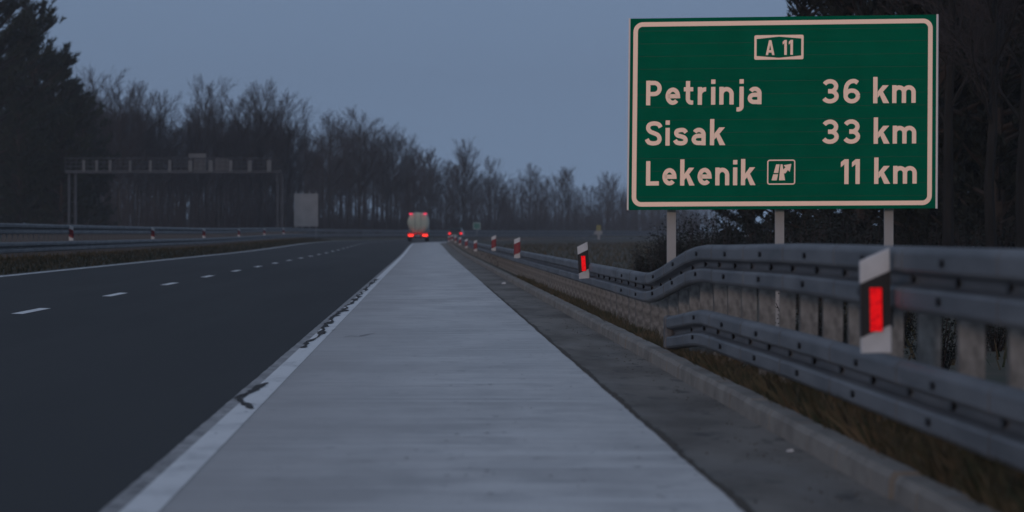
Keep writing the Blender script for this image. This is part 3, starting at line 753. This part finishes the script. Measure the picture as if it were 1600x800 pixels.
TOP = [(100,100),(150,108),(190,122),(250,132),(285,165),(300,125),(325,115),(360,135),(400,122),(440,140),(475,160),(495,195),(515,172),(565,160),(600,190),(640,205),(690,236),(725,212),(760,240),(800,262),(830,250),(870,258),(900,268),(940,268),(985,262),(1060,255)]
prom = [(148,100,2,'bare tree with a nest-like clump at its top, just right of the pines'), (186,120,0,'bare tree with a wiry crown above the left half of the gantry'),
        (214,124,4,'dense bare tree above the left half of the gantry'), (252,133,1,'bare tree closing the clump left of the sky gap above the gantry'),
        (322,114,2,'tall round-crowned bare tree standing alone above the gantry lamp box'), (372,136,3,'narrow bare tree between the two big crowns above the gantry'),
        (408,122,4,'tall spreading bare tree above the gantry right leg'), (450,142,2,'broad bare tree directly above the pale board'),
        (513,168,1,'slim bare tree with pale stem right of the pale board'), (562,160,0,'tallest bare tree halfway between the pale board and the lorry'),
        (604,188,6,'bare tree close left of the lorry, leaning crown'), (640,204,3,'narrow bare tree directly behind the lorry'), (668,230,4,'low full bare tree just right above the lorry'),
        (727,210,0,'lone taller bare tree above the far car'), (765,242,2,'broad bare tree right of the lone tall one above the car'),
        (828,250,1,'bare tree topping the middle of the far row'), (886,258,4,'full bare tree in the far row above the yellow marker'), (950,266,2,'bare tree in the far row close to the green sign edge')]
for x, y, i, lab in prom: put(protos, used, i, x, interp(x, DT)-random.uniform(0, 20), y, 20.3, lab, 'tree', 'bare trees at the edge of the wood')
def zone(x):
    return ('bare tree in the crowd of trunks behind the gantry' if x < 445 else 'bare tree in the thin wood between the pale board and the lorry' if x < 640 else
            'bare tree in the hazy far row between the lorry and the green sign')
x = 96
while x < 1075:
    D = interp(x, DT)+random.uniform(-12, 40); dy_ = 24 if x < 450 else (-6 if x > 760 else 6)
    put(protos, used, random.randrange(7), x, D, interp(x, TOP)+dy_+random.uniform(6, 42), 19.6, zone(x), 'tree', zone(x).replace('bare tree', 'bare trees')); x += random.uniform(8, 14) if x < 450 else random.uniform(9, 16)
x = 96
while x < 1090:
    D = interp(x, DT)+random.uniform(60, 160)
    put(protos, used, random.randrange(7), x, D, interp(x, TOP)+(20 if x < 450 else (-14 if x > 760 else 0))+random.uniform(30, 80), 19.4, zone(x), 'tree', zone(x).replace('bare tree', 'bare trees')); x += random.uniform(9, 16) if x < 450 else random.uniform(10, 19)
# undergrowth and the deeper wood as one mass
random.seed(55); b = MB()
def thick(b, x, D, ytop, k):
    Xw = (x-CX)/F*D; z0 = GX(Xw, D); h = max(.6, CH+(CY-ytop)/F*D-z0)
    for j in range(k):
        p = Vector((Xw+random.gauss(0,.8), D+random.gauss(0,1.5), z0)); hh = h*random.uniform(.55, 1)
        q = p+Vector((random.gauss(0,.12)*hh, random.gauss(0,.12)*hh, hh)); b.tube(p, q, .035, .012, 3, False)
        for m in range(7):
            t = random.uniform(.15, 1); s = p.lerp(q, t); d = rdir(Vector((0,0,1)), random.uniform(.3, 1.1))
            e = s+d*random.uniform(.5, 1.6)*min(1, h/5); b.tube(s, e, .022, .01, 3, False)
for i in range(420):
    x = random.uniform(90, 455); thick(b, x, interp(x, DT)+random.uniform(-20, 160), random.uniform(225, 330), 4)
for i in range(1500):
    x = random.uniform(380, 1090); D = interp(x, DT)+random.uniform(-15, 110); thick(b, x, D, random.choice([random.uniform(334, 352), random.uniform(322, 345), random.uniform(270, 330)]) , 3)
tag(b.build('undergrowth', M['twig']), 'dense brown undergrowth filling the foot of the bare wood', 'undergrowth', kind='stuff')
b = MB(); random.seed(56)
for i in range(520):
    x = random.uniform(60, 1150); D = interp(x, DT)+random.uniform(170, 420); Xw = (x-CX)/F*D; z0 = GX(Xw, D)
    h = CH+(CY-(interp(x, TOP)+random.uniform(30, 100)))/F*D-z0; p = Vector((Xw, D, z0)); q = p+Vector((random.gauss(0,.5), 0, h)); b.tube(p, q, .11, .02, 4, False)
    for m in range(26):
        t = random.uniform(.3, 1); s = p.lerp(q, t); d = rdir(Vector((0,0,1)), random.uniform(.3, .9)); L = random.uniform(1.5, 3.6)*(1.3-t*.7); e = s+d*L; b.tube(s, e, .03, .012, 3, False)
        for r in range(3): s2 = s.lerp(e, random.random()); b.tube(s2, s2+rdir(d, .6)*random.uniform(.6, 1.4), .014, .008, 3, False)
tag(b.build('far_wood', M['bark']), 'deeper bare wood seen as a grey mass behind the front trees', 'woodland', kind='stuff')

# pines
def pine(seed, H=13.0, rad=3.3, dens=1.0, m='needle', low=.04):
    random.seed(seed); T = MB(); C = MB()
    T.path([Vector((0,0,-.3)), Vector((.1,0,H*.4)), Vector((.0,.1,H*.75)), Vector((.15,0,H*.97))], [.26,.19,.1,.03], 8)
    n = int(95*dens)
    for j in range(n):
        t = low+(1-low)*((j+random.random())/n); z = H*t*.97
        a = random.uniform(0, 6.283); L = rad*min(1, .35+1.25*(1-t)**.75)*random.uniform(.55, 1.12)*(1-.15*math.sin(t*17+a))
        el = random.uniform(-.05, .35)+.5*t*t; d = Vector((math.cos(a)*math.cos(el), math.sin(a)*math.cos(el), math.sin(el)))
        p = Vector((0, 0, z)); pts = [p]
        for i in range(4): d = (d+Vector((0, 0, .11))).normalized(); pts.append(pts[-1]+d*L/4)
        T.path(pts, [.08,.065,.05,.04,.03], 4)
        for i in range(int(11*L/rad*dens)+4):
            s = random.uniform(.3, 1.03)*4; k = min(3, int(s)); q = pts[k].lerp(pts[k+1], s-k)+Vector((random.gauss(0,.16), random.gauss(0,.16), random.gauss(.05,.12)))*(1.3-.5*s/4)
            for m_ in range(22):
                e = (d*.9+Vector((random.gauss(0,.65), random.gauss(0,.65), random.gauss(.25,.4)))).normalized(); l = random.uniform(.18, .44)
                sd = e.cross(Vector((random.gauss(0,1), random.gauss(0,1), random.gauss(0,1)))).normalized()*random.uniform(.02, .06)
                o_ = q+Vector((random.gauss(0,.08),)*3); C.add([o_-sd, o_+sd, o_+e*l], [(0,1,2)])
    root = empty('pine_tree'); T.build('trunk', M['pine_bark'], root); C.build('crown', M[m], root)
    return root
pn = [pine(31), pine(32, rad=2.9), pine(33, rad=3.8)]; pu = [False]*3
random.seed(5)
for x, y, D, i, lab in ((54,12,250,0,'tall dark pine with ragged top standing against the sky at far left'), (-8,-8,240,2,'dark pine cut by the left edge of the picture, topmost branches bare of needles'),
                  (98,92,262,1,'shorter dark pine right of the tall one, long boughs reaching right'), (22,60,268,1,'dark pine between the two tall pines at the left edge'),
                  (128,150,280,0,'low dark pine at the right foot of the pine group, behind the gantry end'), (70,110,285,2,'dark pine hidden low behind the tall left pine'),
                  (-30,40,262,0,'dark pine mostly outside the left edge'), (150,215,290,1,'lowest dark pine behind the left end of the gantry'), (30,170,232,2,'low dark pine in front of the left group'), (95,190,240,2,'low spreading dark pine just behind the median barrier')):
    put(pn, pu, i, x, D*1.95, y, 13, lab, 'pine', 'pines at far left', .05)
# dark conifers at right, behind the sign
dk = [pine(41, H=16, rad=3.6, dens=1.15, m='dark_leaf'), pine(42, H=16, rad=3.2, dens=1.15, m='dark_leaf')]; du = [False]*2
for x, y, D, i, lab in ((1345,-260,150,0,'dark conifer behind the middle of the green sign, boughs showing over its top'), (1260,-130,168,1,'dark conifer whose crown edge shows above the green sign left of its centre'),
                  (1470,-380,138,1,'dark conifer right behind the green sign right edge'), (1560,-420,132,0,'dark conifer filling the strip right of the sign'),
                  (1640,-400,140,1,'dark conifer at the right edge of the picture'), (1420,-300,160,0,'dark conifer deep behind the sign right half'), (1530,-300,165,1,'dark conifer deep in the wood right of the sign'),
                  (1500,-420,152,1,'dark conifer close behind the trunks right of the sign'), (1585,-420,158,0,'dark conifer behind the thick trunk near the right edge'),
                  (1600,-300,172,0,'dark conifer deepest in the right wood'), (1175,90,182,1,'smaller dark conifer hidden behind the sign left half'), (1700,-380,150,0,'dark conifer beyond the right edge')):
    put(dk, du, i, x, D, y, 16, lab, 'conifer', 'dark conifers behind the green sign', .08)
ft = [bare_tree(61, H=18, spread=.8, low=.35, barkm='pale_bark')]; fu = [False]
for x, D, lab in ((1476,112,'slender bare tree close right of the sign edge'), (1548,108,'thick bare trunk midway between the sign and the right edge'), (1592,116,'bare trunk at the right edge of the wood')):
    put(ft, fu, 0, x, D, -420, 18, lab, 'tree', 'bare trunks in the right wood', .05)
# thicket shrubs below the sign
def shrub(seed, m='dark_leaf'):
    random.seed(seed); T = MB(); C = MB()
    for j in range(26):
        a = random.uniform(0, 6.28); r = random.uniform(.1, .9); q = Vector((math.cos(a)*r, math.sin(a)*r*.8, random.uniform(1.2, 2.6)*(1-.4*r)))
        T.tube((q.x*.2, q.y*.2, -.1), q, .02, .008, 3, False)
        for k in range(70):
            c = q*random.uniform(.25, 1.05)+Vector((random.gauss(0,.16), random.gauss(0,.16), random.gauss(0,.14))); e = Vector((random.gauss(0,1), random.gauss(0,1), random.gauss(0,1))).normalized()*random.uniform(.04,.1)
            s = e.cross(Vector((0,.3,1))).normalized()*random.uniform(.02,.045); C.add([c-s, c+s, c+e], [(0,1,2)])
    root = empty('shrub'); T.build('stems', M['twig'], root); C.build('foliage', M[m], root); return root
sh = [shrub(71), shrub(72)]; su = [False]*2; random.seed(8)
shl = [(1000,372,170,'low dark shrub at the left end of the thicket, under the sign corner'), (1022,350,160,'dark shrub just left of the first sign post'), (1045,336,150,'dark shrub behind the first sign post')]
for x, y, D, lab in shl: put(sh, su, random.randrange(2), x, D, y, 2.6, lab, 'shrub', 'thicket shrubs under the sign', .2)
x = 1070
while x < 1640:
    D = random.uniform(112, 160); put(sh, su, random.randrange(2), x, D, random.uniform(300, 330), 2.6, 'dark shrub in the thicket seen between the sign posts' if x < 1400 else 'dark shrub in the thicket right of the third sign post', 'shrub', 'thicket between the sign posts' if x < 1400 else 'thicket right of the sign posts', .2)
    x += random.uniform(13, 22)

random.seed(88)
for k in range(22):  # brambles added so the gaps between the rail posts look dark
    D = random.uniform(52, 100); Xw = 3.6+ (D-50)*.09+random.uniform(-.3, 1.2)+ (k % 4)*.9
    x = CX+Xw/D*F; put(sh, su, random.randrange(2), x, D, CY+(CH-random.uniform(.35, .75))/D*F, 2.6, 'low dark bramble added behind the guardrail posts to darken their gaps', 'shrub', 'brambles added to darken the guardrail gaps', .4)
    o = [q for q in col.objects if q.name.startswith('shrub')][-1]
# ---------------------------------------------------------------- dusk air
hz = MB(); hz.box(-700, 1000, -60, 1900, -3, 60)
hm = bpy.data.materials.new('dusk_air'); hm.use_nodes = True; n = hm.node_tree; n.nodes.remove(n.nodes['Principled BSDF'])
pv = n.nodes.new('ShaderNodeVolumePrincipled'); pv.inputs['Color'].default_value = (.86,.89,.95,1); pv.inputs['Density'].default_value = HAZE
n.links.new(pv.outputs[0], n.nodes['Material Output'].inputs['Volume'])
tag(hz.build('haze', hm), 'thin blue dusk haze over the distant wood', 'haze', kind='stuff')
